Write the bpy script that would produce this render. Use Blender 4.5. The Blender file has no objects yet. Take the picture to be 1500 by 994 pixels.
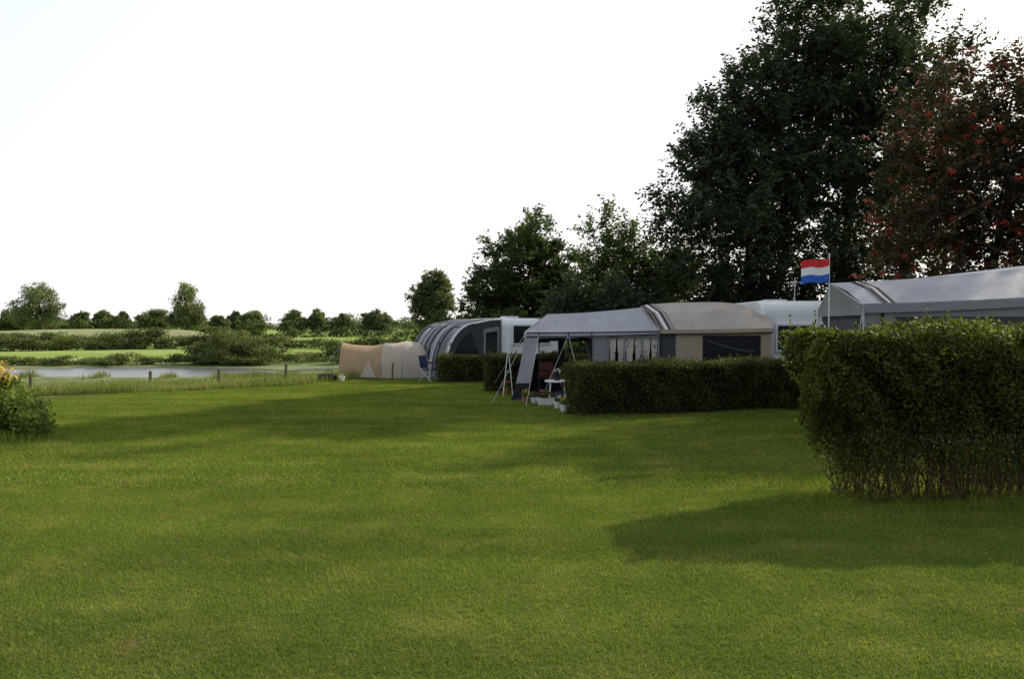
import bpy, math, random
import numpy as np
from mathutils import Vector
R = np.random.default_rng(7)
random.seed(7)
scene = bpy.context.scene
COL = scene.collection

# ------------------------------------------------------------------ helpers
def empty(name, loc=(0,0,0), rot=0.0):
    o = bpy.data.objects.new(name, None); o.location = loc; o.rotation_euler = (0,0,rot)
    o.empty_display_size = 0.2
    COL.objects.link(o); return o

def link(name, me, parent=None):
    o = bpy.data.objects.new(name, me); COL.objects.link(o)
    if parent: o.parent = parent
    return o

def quads_mesh(name, V, mat):
    V = np.asarray(V, dtype=np.float32); n = V.shape[0]; k = V.shape[1]
    me = bpy.data.meshes.new(name)
    me.vertices.add(n*k); me.vertices.foreach_set('co', V.reshape(-1))
    me.loops.add(n*k); me.loops.foreach_set('vertex_index', np.arange(n*k, dtype=np.int32))
    me.polygons.add(n); me.polygons.foreach_set('loop_start', np.arange(0, n*k, k, dtype=np.int32))
    me.materials.append(mat); me.update(calc_edges=True); return me

def unit(a):
    return a/np.maximum(np.linalg.norm(a, axis=-1, keepdims=True), 1e-9)

def leaf_quads(C, s, A=None, w=0.5, droop=0.0, rng=R):
    n = len(C)
    s = (np.ones(n)*s*rng.uniform(0.65, 1.3, n))[:, None]
    if A is None: A = unit(rng.normal(size=(n, 3)))
    A = unit(A + np.array([0, 0, -droop]))
    N = unit(rng.normal(size=(n, 3)) + np.array([0, 0, 0.8]))
    B = unit(np.cross(A, N)); N2 = np.cross(A, B)
    f = N2*s*0.10
    return np.stack([C-A*s*.5, C+B*s*w*.5+f, C+A*s*.5, C-B*s*w*.5+f], axis=1)

class B:
    def __init__(s): s.v=[]; s.f=[]; s.m=[]; s.mats=[]
    def mi(s, mat):
        if mat not in s.mats: s.mats.append(mat)
        return s.mats.index(mat)
    def poly(s, pts, mat):
        b=len(s.v); s.v += [tuple(p) for p in pts]; s.f.append(tuple(range(b,b+len(pts)))); s.m.append(s.mi(mat))
    def box(s, lo, hi, mat):
        x0,y0,z0=lo; x1,y1,z1=hi; b=len(s.v)
        s.v += [(x0,y0,z0),(x1,y0,z0),(x1,y1,z0),(x0,y1,z0),(x0,y0,z1),(x1,y0,z1),(x1,y1,z1),(x0,y1,z1)]
        for q in ((0,3,2,1),(4,5,6,7),(0,1,5,4),(1,2,6,5),(2,3,7,6),(3,0,4,7)):
            s.f.append(tuple(b+i for i in q)); s.m.append(s.mi(mat))
    def tube(s, pts, rad, mat, n=6, cap=True):
        pts=[Vector(p) for p in pts]
        if not hasattr(rad,'__len__'): rad=[rad]*len(pts)
        b=len(s.v); mi=s.mi(mat)
        for i,p in enumerate(pts):
            d=(pts[min(i+1,len(pts)-1)]-pts[max(i-1,0)])
            if d.length<1e-6: d=Vector((0,0,1))
            d.normalize()
            u=d.cross(Vector((0,0,1)) if abs(d.z)<.9 else Vector((1,0,0))).normalized(); w=d.cross(u)
            for j in range(n):
                a=2*math.pi*j/n; q=p+(u*math.cos(a)+w*math.sin(a))*rad[i]; s.v.append(tuple(q))
        for i in range(len(pts)-1):
            for j in range(n):
                j2=(j+1)%n
                s.f.append((b+i*n+j,b+i*n+j2,b+(i+1)*n+j2,b+(i+1)*n+j)); s.m.append(mi)
        if cap:
            s.f.append(tuple(b+j for j in range(n))); s.m.append(mi)
            s.f.append(tuple(b+(len(pts)-1)*n+j for j in range(n))); s.m.append(mi)
    def grid(s, G, mat):
        """G: rows x cols of points"""
        b=len(s.v); r=len(G); c=len(G[0])
        for row in G: s.v += [tuple(p) for p in row]
        for i in range(r-1):
            for j in range(c-1):
                s.f.append((b+i*c+j,b+i*c+j+1,b+(i+1)*c+j+1,b+(i+1)*c+j))
                s.m.append(s.mi(mat(i,j) if callable(mat) else mat))
    def lathe(s, c, prof, mat, n=20):
        s.grid([[ (c[0]+r*math.cos(2*math.pi*j/n), c[1]+r*math.sin(2*math.pi*j/n), c[2]+z) for j in range(n+1)] for r,z in prof], mat)
    def build(s, name, parent=None, smooth=False):
        me=bpy.data.meshes.new(name); me.from_pydata(s.v,[],s.f)
        for m in s.mats: me.materials.append(m)
        me.polygons.foreach_set('material_index', s.m)
        if smooth: me.polygons.foreach_set('use_smooth',[True]*len(s.f))
        me.update(); return link(name, me, parent)

# ------------------------------------------------------------------ materials
def new_mat(name):
    m=bpy.data.materials.new(name); m.use_nodes=True; nt=m.node_tree; nt.nodes.clear()
    out=nt.nodes.new('ShaderNodeOutputMaterial'); return m,nt,out

def ramp(nt, fac, cols):
    r=nt.nodes.new('ShaderNodeValToRGB'); e=r.color_ramp.elements
    while len(e)<len(cols): e.new(0.5)
    for i,(p,c) in enumerate(cols): e[i].position=p; e[i].color=(*c,1)
    nt.links.new(fac, r.inputs[0]); return r.outputs[0]

def noise(nt, scale, detail=3, rough=.55, world=True, stretch=None):
    t=nt.nodes.new('ShaderNodeNewGeometry') if world else nt.nodes.new('ShaderNodeTexCoord')
    src=t.outputs['Position'] if world else t.outputs['Object']
    if stretch:
        mp=nt.nodes.new('ShaderNodeMapping'); mp.inputs['Scale'].default_value=stretch
        nt.links.new(src, mp.inputs[0]); src=mp.outputs[0]
    n=nt.nodes.new('ShaderNodeTexNoise'); n.inputs['Scale'].default_value=scale; n.inputs['Detail'].default_value=detail; n.inputs['Roughness'].default_value=rough
    nt.links.new(src, n.inputs['Vector']); return n.outputs['Fac']

def mix(nt, fac, a, b, mode='MIX'):
    m=nt.nodes.new('ShaderNodeMix'); m.data_type='RGBA'; m.blend_type=mode
    for sock,v in ((m.inputs[0],fac),(m.inputs[6],a),(m.inputs[7],b)):
        if isinstance(v,(int,float)): sock.default_value=v
        elif isinstance(v,tuple): sock.default_value=(*v,1)
        else: nt.links.new(v,sock)
    return m.outputs[2]

def leaf_mat(name, dark, light, trans=0.35, clump=1.2, tcol=1.5, rough=.6, third=None, spec=.2):
    m,nt,out=new_mat(name)
    g=nt.nodes.new('ShaderNodeNewGeometry')
    c1=ramp(nt, g.outputs['Random Per Island'], [(0,dark),(1,light)] if third is None else [(0,dark),(.62,light),(1,third)])
    nf=noise(nt, clump, 2)
    c2=ramp(nt, nf, [(.35,(.58,.58,.58)),(.65,(1.3,1.25,1.12))])
    c=mix(nt,1.0,c1,c2,'MULTIPLY')
    p=nt.nodes.new('ShaderNodeBsdfPrincipled'); p.inputs['Roughness'].default_value=rough
    p.inputs['Specular IOR Level'].default_value=spec
    nt.links.new(c,p.inputs['Base Color'])
    t=nt.nodes.new('ShaderNodeBsdfTranslucent')
    tc=mix(nt,1.0,c,(tcol,tcol*1.05,tcol*.45),'MULTIPLY'); nt.links.new(tc,t.inputs[0])
    ms=nt.nodes.new('ShaderNodeMixShader'); ms.inputs[0].default_value=trans
    nt.links.new(p.outputs[0],ms.inputs[1]); nt.links.new(t.outputs[0],ms.inputs[2]); nt.links.new(ms.outputs[0],out.inputs[0])
    return m

def plain(name, col, rough=.6, metal=0.0, var=.15, scale=6, bump=0.0, bscale=30, trans=0.0, spec=.4):
    m,nt,out=new_mat(name)
    p=nt.nodes.new('ShaderNodeBsdfPrincipled'); p.inputs['Roughness'].default_value=rough; p.inputs['Metallic'].default_value=metal
    p.inputs['Specular IOR Level'].default_value=spec
    nf=noise(nt,scale,4)
    c=ramp(nt,nf,[(.3,tuple(x*(1-var) for x in col)),(.7,tuple(min(1,x*(1+var)) for x in col))])
    nt.links.new(c,p.inputs['Base Color'])
    if bump:
        b=nt.nodes.new('ShaderNodeBump'); b.inputs['Strength'].default_value=bump; b.inputs['Distance'].default_value=.05
        nt.links.new(noise(nt,bscale,3),b.inputs['Height']); nt.links.new(b.outputs[0],p.inputs['Normal'])
    if trans:
        t=nt.nodes.new('ShaderNodeBsdfTranslucent'); nt.links.new(c,t.inputs[0])
        ms=nt.nodes.new('ShaderNodeMixShader'); ms.inputs[0].default_value=trans
        nt.links.new(p.outputs[0],ms.inputs[1]); nt.links.new(t.outputs[0],ms.inputs[2]); nt.links.new(ms.outputs[0],out.inputs[0])
    else: nt.links.new(p.outputs[0],out.inputs[0])
    return m

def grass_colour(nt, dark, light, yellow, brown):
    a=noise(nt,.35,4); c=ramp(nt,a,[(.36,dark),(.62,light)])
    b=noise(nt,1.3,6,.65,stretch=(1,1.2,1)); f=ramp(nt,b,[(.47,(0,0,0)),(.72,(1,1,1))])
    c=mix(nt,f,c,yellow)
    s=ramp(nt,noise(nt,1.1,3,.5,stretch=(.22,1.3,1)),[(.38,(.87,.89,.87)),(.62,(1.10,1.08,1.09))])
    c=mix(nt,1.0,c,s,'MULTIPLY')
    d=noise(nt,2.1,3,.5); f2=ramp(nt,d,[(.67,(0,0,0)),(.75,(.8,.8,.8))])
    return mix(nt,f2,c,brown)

def lawn_mat():
    m,nt,out=new_mat('lawn_soil_and_grass')
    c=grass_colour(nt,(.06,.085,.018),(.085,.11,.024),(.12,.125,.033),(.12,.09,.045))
    f=ramp(nt,noise(nt,60,3),[(.3,(.6,.6,.6)),(.7,(1.3,1.3,1.3))])
    c=mix(nt,1.0,c,f,'MULTIPLY')
    p=nt.nodes.new('ShaderNodeBsdfDiffuse'); nt.links.new(c,p.inputs[0]); nt.links.new(p.outputs[0],out.inputs[0]); return m

def blade_mat(name,dark,light,yellow,brown,trans=.35,t=1.3):
    m,nt,out=new_mat(name)
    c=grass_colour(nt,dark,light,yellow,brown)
    g=nt.nodes.new('ShaderNodeNewGeometry')
    f=ramp(nt,g.outputs['Random Per Island'],[(0,(.65,.7,.6)),(.8,(1.15,1.15,1.1)),(1,(1.9,1.5,1.6))])
    c=mix(nt,1.0,c,f,'MULTIPLY')
    p=nt.nodes.new('ShaderNodeBsdfDiffuse'); nt.links.new(c,p.inputs[0])
    tr=nt.nodes.new('ShaderNodeBsdfTranslucent'); nt.links.new(mix(nt,1.0,c,(t,t,t*.5),'MULTIPLY'),tr.inputs[0])
    ms=nt.nodes.new('ShaderNodeMixShader'); ms.inputs[0].default_value=trans
    nt.links.new(p.outputs[0],ms.inputs[1]); nt.links.new(tr.outputs[0],ms.inputs[2]); nt.links.new(ms.outputs[0],out.inputs[0])
    return m

M_lawn=lawn_mat()
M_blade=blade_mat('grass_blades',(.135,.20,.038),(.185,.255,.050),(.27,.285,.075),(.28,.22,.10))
M_rough=plain('rough_grass_ground',(.13,.16,.05),.9,var=.35,scale=1.5)
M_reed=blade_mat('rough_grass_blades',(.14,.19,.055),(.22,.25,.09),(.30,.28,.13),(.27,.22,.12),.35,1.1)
def meadow():
    m,nt,out=new_mat('meadow_grass')
    a=noise(nt,.03,4,.6,stretch=(.5,1.6,1)); c=ramp(nt,a,[(.35,(.18,.25,.06)),(.5,(.24,.32,.085)),(.66,(.30,.32,.14))])
    f=ramp(nt,noise(nt,.8,4,.7),[(.3,(.75,.75,.75)),(.7,(1.2,1.2,1.2))])
    c=mix(nt,1.0,c,f,'MULTIPLY')
    p=nt.nodes.new('ShaderNodeBsdfDiffuse'); nt.links.new(c,p.inputs[0]); nt.links.new(p.outputs[0],out.inputs[0]); return m
M_meadow=meadow()
M_dike=plain('dike_dry_grass',(.22,.23,.09),.95,var=.35,scale=.12)
M_bark=plain('bark',(.07,.055,.04),.9,var=.4,scale=12,bump=.5)
M_twig=plain('hedge_twigs',(.13,.08,.042),.95,var=.35,scale=20,spec=.05)
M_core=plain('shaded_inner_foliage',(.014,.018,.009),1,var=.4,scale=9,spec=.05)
M_hedge=leaf_mat('beech_hedge_leaves',(.030,.046,.012),(.115,.135,.028),.34,2.0,2.0)
M_hedge2=leaf_mat('clipped_hedge_leaves',(.036,.048,.017),(.115,.120,.036),.32,2.0,1.8)
M_tree=leaf_mat('alder_leaves',(.024,.042,.022),(.062,.090,.042),.3,.55,1.5,spec=.3)
M_tree2=leaf_mat('ash_leaves',(.030,.052,.018),(.075,.112,.036),.35,.8,1.7)
M_rowan=leaf_mat('rowan_leaves',(.028,.036,.018),(.070,.058,.028),.30,.8,1.15,third=(.135,.038,.026))
M_far=leaf_mat('distant_foliage_hazed',(.10,.135,.06),(.18,.22,.09),.3,.10,1.3)  # leaf tones lightened to paint in the aerial haze of distance
M_scrub=leaf_mat('riverside_scrub',(.07,.10,.035),(.16,.185,.065),.3,.2,1.3)
M_bush=leaf_mat('weedy_bush_leaves',(.10,.15,.035),(.19,.25,.06),.38,2.5,1.4)
M_berry=plain('rowan_berries',(.40,.028,.010),.6,var=.25)
M_yellow=plain('yellow_flowers',(.7,.42,.02),.7,var=.1)
M_pink=plain('pink_flowers',(.6,.08,.12),.7,var=.2)
M_white=plain('caravan_white_paint',(.74,.74,.72),.3,var=.05,scale=2)
M_wtrim=plain('white_plastic',(.75,.75,.74),.4,var=.04)
M_glass=plain('dark_window_glass',(.015,.017,.02),.12,var=.1,spec=.5)
M_blackm=plain('black_fabric',(.015,.015,.018),.8,var=.2)
M_dkgrey=plain('dark_grey_fabric',(.05,.052,.06),.85,var=.15,bump=.15,bscale=8)
M_grey=plain('grey_awning_fabric',(.25,.255,.27),.8,var=.10,scale=3,bump=.3,bscale=3,trans=.12)
M_lgrey=plain('light_grey_canopy',(.39,.39,.41),.75,var=.10,scale=2,bump=.35,bscale=3,trans=.15)
M_beigeroof=plain('beige_grey_roof_fabric',(.44,.38,.32),.75,var=.10,scale=2,bump=.35,bscale=3,trans=.12)
M_beige=plain('beige_awning_fabric',(.42,.33,.24),.8,var=.08,scale=4,bump=.25,bscale=4,trans=.15)
M_tan=plain('tan_tent_fabric',(.50,.34,.20),.85,var=.08,scale=3,bump=.4,bscale=3,trans=.3)
M_pale=plain('pale_tent_fabric',(.56,.47,.38),.85,var=.06,scale=3,bump=.4,bscale=3,trans=.25)
M_blue=plain('blue_chair_fabric',(.015,.025,.09),.8,var=.15)
M_red=plain('flag_red',(.62,.03,.03),.8,var=.05)
M_fwhite=plain('flag_white',(.8,.8,.8),.8,var=.03)
M_fblue=plain('flag_blue',(.03,.12,.50),.8,var=.05)
M_metal=plain('aluminium_pole',(.5,.5,.5),.35,.8,var=.1)
M_wood=plain('weathered_post_wood',(.13,.10,.07),.9,var=.35,scale=25)
M_tyre=plain('tyre_rubber',(.02,.02,.02),.9)
M_terr=plain('terracotta',(.35,.14,.07),.8)
M_orange=plain('faded_cushion',(.40,.16,.12),.8)
M_groundsheet=plain('blue_groundsheet',(.08,.13,.2),.8,var=.2)
def curtain():
    m,nt,out=new_mat('floral_curtain')
    v=nt.nodes.new('ShaderNodeTexVoronoi'); v.inputs['Scale'].default_value=9
    g=nt.nodes.new('ShaderNodeNewGeometry'); nt.links.new(g.outputs['Position'],v.inputs['Vector'])
    c=ramp(nt,v.outputs['Distance'],[(0,(.34,.12,.10)),(.22,(.32,.28,.18)),(.4,(.58,.54,.48))])
    p=nt.nodes.new('ShaderNodeBsdfPrincipled'); p.inputs['Roughness'].default_value=.8; nt.links.new(c,p.inputs['Base Color']); nt.links.new(p.outputs[0],out.inputs[0]); return m
M_curtain=curtain()

# ------------------------------------------------------------------ terrain
def edge_y(X):
    return 19+0.62*(X+11)+np.maximum(0,X+6.5)*1.6
def sm(a,b,x):
    t=np.clip((x-a)/(b-a),0,1); return t*t*(3-2*t)
def ground_z(X,Y):
    X=np.asarray(X,float); Y=np.asarray(Y,float)
    d=(Y-edge_y(X))*0.85
    right=sm(-6,14,X)                       # caravan side stays high for longer
    z=-2.35*np.clip(d/(38+right*60),0,1)
    z+= np.where(d>0.5,1,0)*0.05*np.sin(X*1.3+np.sin(Y*.8))*np.sin(Y*1.1)*(1-sm(48,56,Y))
    rc=69.5+1.2*np.sin(X*.09)+0*Y; hw=6.6*sm(-18,-28,X)*(1-.5*sm(-41,-48,X))
    riv=(1-sm(.85,1.12,np.abs(Y-rc)/np.maximum(hw,.01)))*sm(-17,-20,X)
    z=z-1.0*riv
    z=np.where(Y>76, z+0.5*sm(76,86,Y)+0*X, z)
    und=.12*np.sin(X*.11+1)+.1*np.sin(Y*.13+X*.05)
    z=z+und*sm(84,100,Y)
    dk=np.exp(-((Y-(185-X*.05))/12)**2)*sm(-62,-82,X)*(.9+.1*np.sin(X*.05))
    z=z+2.8*dk
    return z
xs=np.concatenate([np.linspace(-3000,-260,22),np.linspace(-240,-62,46),np.linspace(-60,30,150),np.linspace(33,200,30),np.linspace(230,3000,18)])
ys=np.concatenate([np.linspace(-60,-5,8),np.linspace(-3,110,190),np.linspace(113,260,50),np.linspace(280,700,22),np.linspace(800,4500,14)])
GX,GY=np.meshgrid(xs,ys); GZ=ground_z(GX,GY)
me=bpy.data.meshes.new('ground')
verts=np.stack([GX,GY,GZ],-1).reshape(-1,3)
nx=len(xs); ii,jj=np.meshgrid(np.arange(len(ys)-1),np.arange(nx-1),indexing='ij')
F=np.stack([ii*nx+jj,ii*nx+jj+1,(ii+1)*nx+jj+1,(ii+1)*nx+jj],-1).reshape(-1,4)
me.from_pydata(verts.tolist(),[],F.tolist())
for m in (M_lawn,M_rough,M_meadow,M_dike): me.materials.append(m)
cx=verts[F].mean(1); d=cx[:,1]-edge_y(cx[:,0])
mi=np.where(d<0,0,np.where(cx[:,1]<80,1,2))
mi=np.where((mi==2)&(cx[:,1]>158)&(cx[:,1]<225)&(cx[:,0]<-60),3,mi)
mi=np.where((cx[:,0]>40),2,mi)
me.polygons.foreach_set('material_index',mi.astype(np.int32)); me.polygons.foreach_set('use_smooth',[True]*len(F)); me.update()
link('ground',me)
m,nt,out=new_mat('river_water')
p=nt.nodes.new('ShaderNodeBsdfPrincipled'); p.inputs['Base Color'].default_value=(.07,.08,.075,1); p.inputs['Roughness'].default_value=.28; p.inputs['Specular IOR Level'].default_value=.9
b=nt.nodes.new('ShaderNodeBump'); b.inputs['Strength'].default_value=.5; b.inputs['Distance'].default_value=.05
nt.links.new(noise(nt,3,3),b.inputs['Height']); nt.links.new(b.outputs[0],p.inputs['Normal']); nt.links.new(p.outputs[0],out.inputs[0])
w=B(); w.poly([(-400,60,-2.43),(-15,60,-2.43),(-15,80,-2.43),(-400,80,-2.43)],m); w.build('river_water')

# ------------------------------------------------------------------ grass
def blades(n, size, hmin, hmax, wd, lean, rng, mat, name):
    P=np.zeros((n,3)); P[:,:2]=rng.uniform(-size/2,size/2,(n,2))
    h=rng.uniform(hmin,hmax,n)[:,None]
    a=rng.uniform(0,2*np.pi,n); side=np.stack([np.cos(a),np.sin(a),0*a],-1)
    b2=rng.uniform(0,2*np.pi,n); l=rng.uniform(0,lean,n)[:,None]
    tip=P+np.stack([np.cos(b2),np.sin(b2),0*a],-1)*h*l+np.array([0,0,1])*h
    V=np.stack([P-side*wd/2,P+side*wd/2,tip],1)
    return quads_mesh(name,V,mat)
T=2.0
near=[blades(28000,T,.010,.029,.0055,1.6,np.random.default_rng(s),M_blade,'grass_tile') for s in (1,2)]
mid=[blades(10000,T,.012,.032,.012,1.5,np.random.default_rng(s),M_blade,'grass_tile_mid') for s in (3,4)]
lg=empty('lawn_grass')
yy=2.0
k=0
while yy<30:
    xx=-24.0
    while xx<16:
        cx_,cy_=xx+1,yy+1
        if abs(cx_)<0.70*(cy_+1)+3.5 and cy_<edge_y(cx_)-0.4 and not (cx_>9 and cy_>10):
            ms=near if cy_<9 else mid
            o=bpy.data.objects.new('tile_%d'%k, ms[k%2]); o.location=(cx_,cy_,0.0); o.rotation_euler=(0,0,random.choice([0,1,2,3])*math.pi/2)
            o.scale=(1,1,random.uniform(.94,1.06)); COL.objects.link(o); o.parent=lg; k+=1
        xx+=T
    yy+=T
def rough_patch(name,n,xr,fy,h0,h1,wd,mat,keep=None,seed=1):
    rng=np.random.default_rng(seed)
    X=rng.uniform(xr[0],xr[1],n); Y=fy(X,rng)
    X=X+rng.normal(size=n)*.1
    keepm=np.ones(n,bool) if keep is None else keep(X,Y)
    X,Y=X[keepm],Y[keepm]; n=len(X)
    P=np.stack([X,Y,ground_z(X,Y)-.02],-1)
    cl=.5+.5*np.sin(X*1.7+np.sin(Y*1.1)*2)*np.sin(Y*1.3+X*.4)
    h=(rng.uniform(h0,h1,n)*(.45+.75*cl))[:,None]
    a=rng.uniform(0,2*np.pi,n); side=np.stack([np.cos(a),np.sin(a),0*a],-1)
    b2=rng.uniform(0,2*np.pi,n); l=rng.uniform(0,.6,n)[:,None]
    tip=P+np.stack([np.cos(b2),np.sin(b2),0*a],-1)*h*l+np.array([0,0,1])*h
    V=np.stack([P-side*wd/2,P+side*wd/2,tip],1)
    return link(name,quads_mesh(name,V,mat))
rough_patch('rough_grass',60000,(-26,6),lambda X,r: edge_y(X)+r.exponential(2.2,len(X))+.0*X,.10,.36,.022,M_reed,seed=5)
rough_patch('rough_grass',55000,(-50,12),lambda X,r: np.maximum(edge_y(X)+2,r.uniform(22,46,len(X))),.12,.42,.04,M_reed,seed=6)
rough_patch('rough_grass',22000,(-60,8),lambda X,r: r.uniform(45,60,len(X)),.05,.16,.06,M_reed,seed=16)
rough_patch('reed_bed',20000,(-75,-4),lambda X,r: r.normal(61.0,.8,len(X)),.25,.7,.06,M_reed,keep=lambda X,Y:(X<-42)|(X>-23.5)|(np.sin(X*1.1)>.9),seed=7)
rough_patch('hedge_bottom_grass',12000,(2.75,8),lambda X,r: 7.15+r.normal(size=len(X))*.22+np.where(X<3.5,(r.uniform(0,1,len(X)))*1.0,0),.04,.17,.007,M_blade,seed=8)
rough_patch('hedge_bottom_grass',7000,(.9,5.6),lambda X,r: 14.22+(X-1.2)*.29+r.normal(size=len(X))*.10,.04,.12,.012,M_blade,seed=9)

# ------------------------------------------------------------------ foliage masses
def mass(name, blobs, n, leaf, mat, seed=0, ground=True, K=14, sp=.42, parent=None):
    """blobs: (x,y,z,rx,ry,rz)"""
    rng=np.random.default_rng(seed); Bl=np.array(blobs,float)
    vol=Bl[:,3]*Bl[:,5]; pr=vol/vol.sum(); idx=rng.choice(len(Bl),n,p=pr); b=Bl[idx]
    sub=unit(rng.normal(size=(len(Bl),K,3)))*rng.uniform(.35,.85,(len(Bl),K,1))
    sc=sub[idx,rng.integers(0,K,n)]
    dd=unit(rng.normal(size=(n,3)))*(rng.uniform(0,1,n)[:,None]**.5)*sp
    P=b[:,:3]+(sc+dd)*b[:,3:]
    if ground:
        gz=ground_z(P[:,0],P[:,1]); P[:,2]=np.maximum(P[:,2],gz+.02)
    V=leaf_quads(P,leaf,w=.7,rng=rng)
    return link(name,quads_mesh(name,V,mat),parent)

def gz1(x,y): return float(ground_z(x,y))
def strip(name,x0,x1,yf,h,leaf,dens,mat,seed,dx=3.0,hv=.35,rdepth=2.5):
    rng=np.random.default_rng(seed); bl=[]; x=x0
    while x<x1:
        y=yf(x)+rng.normal()*.8; hh=(h(x) if callable(h) else h)*rng.uniform(1-hv,1+hv)
        g=gz1(x,y); bl.append((x,y,g+hh*.45,dx*rng.uniform(.8,1.4),rdepth,hh*.55)); x+=dx
    return mass(name,bl,int(len(bl)*dens),leaf,mat,seed)
strip('riverside_scrub',-75,-25,lambda x:79,1.05,.17,1500,M_scrub,11,dx=2.2,rdepth=1.3,hv=.25)
strip('riverside_scrub',-27,-6,lambda x:82,1.7,.18,1500,M_scrub,12,dx=2.2)
mass('willow_bush',[(-29.5,80,-.95,3.0,2.5,1.9),(-27,80.5,-1.1,2.4,2.2,1.6),(-32,80,-1.3,2.2,2,1.3)],20000,.18,M_scrub,13,K=22)
strip('meadow_scrub_belt',-95,-40,lambda x:118,lambda x:2.7,.32,1900,M_scrub,14,dx=3.5)
strip('meadow_scrub_belt',-43,-4,lambda x:122,lambda x:1.5,.28,1100,M_scrub,15,dx=3.2)
strip('meadow_scrub_belt',-140,-78,lambda x:168,lambda x:1.8,.4,900,M_far,17,dx=4)
rng=np.random.default_rng(21); bl=[]
x=-420
while x<120:
    y=rng.uniform(560,640); h=rng.uniform(7,14); bl.append((x,y,h*.45-1.5,rng.uniform(9,20),8,h*.55)); x+=rng.uniform(7,13)
mass('distant_tree_line',bl,60000,1.5,M_far,22)
def ftree(px,top,base,wpx,Y,seed,name='meadow_tree'):
    X=(px-750)/1125*Y; zt=1.7-(top-478)/1125*Y; zb=gz1(X,Y); r=wpx/2/1125*Y; H=zt-zb
    rng=np.random.default_rng(seed)
    e=empty(name,(0,0,0)); t=B()
    t.tube([(X,Y,zb-.3),(X+.1*r,Y,zb+H*.3),(X-.05*r,Y,zb+H*.75)],[r*.09,r*.07,r*.02],M_bark)
    bl=[(X,Y,zb+H*.56,r*.86,r*.9,H*.34),(X+rng.normal()*.1*r,Y,zb+H*.34,r*.92,r*.9,H*.30),(X+rng.normal()*.08*r,Y,zb+H*.79,r*.60,r*.6,H*.22)]
    for i in range(6):
        a=rng.uniform(0,6.28); bl.append((X+math.cos(a)*r*.6,Y+math.sin(a)*r*.6,zb+H*rng.uniform(.25,.75),r*.42,r*.5,H*.16))
        t.tube([(X,Y,zb+H*.3),(bl[-1][0],bl[-1][1],bl[-1][2])],[r*.04,r*.01],M_bark,n=4)
    t.build('trunk_and_limbs',e)
    mass('foliage',bl,11500,.40*Y/250+.16,M_far,seed,K=34,sp=.34,parent=e)
for i,(px,top,base,wp,Y) in enumerate([(57,411,480,80,290),(20,452,480,50,300),(117,455,482,36,280),(152,453,482,34,285),(180,455,482,28,285),(228,450,484,56,260),
        (273,410,486,60,250),(322,462,484,34,300),(345,455,484,24,310),(370,455,486,42,250),(430,454,484,46,260),(466,452,484,36,265),(500,459,484,28,270),(553,453,484,50,260)]):
    ftree(px,top,base,wp,Y,100+i)
strip('undergrowth',-18,2,lambda x:84,2.6,.3,1800,M_tree2,31,dx=2.6)
strip('undergrowth',-130,-20,lambda x:255,3.2,.8,320,M_far,32,dx=7)

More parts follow.
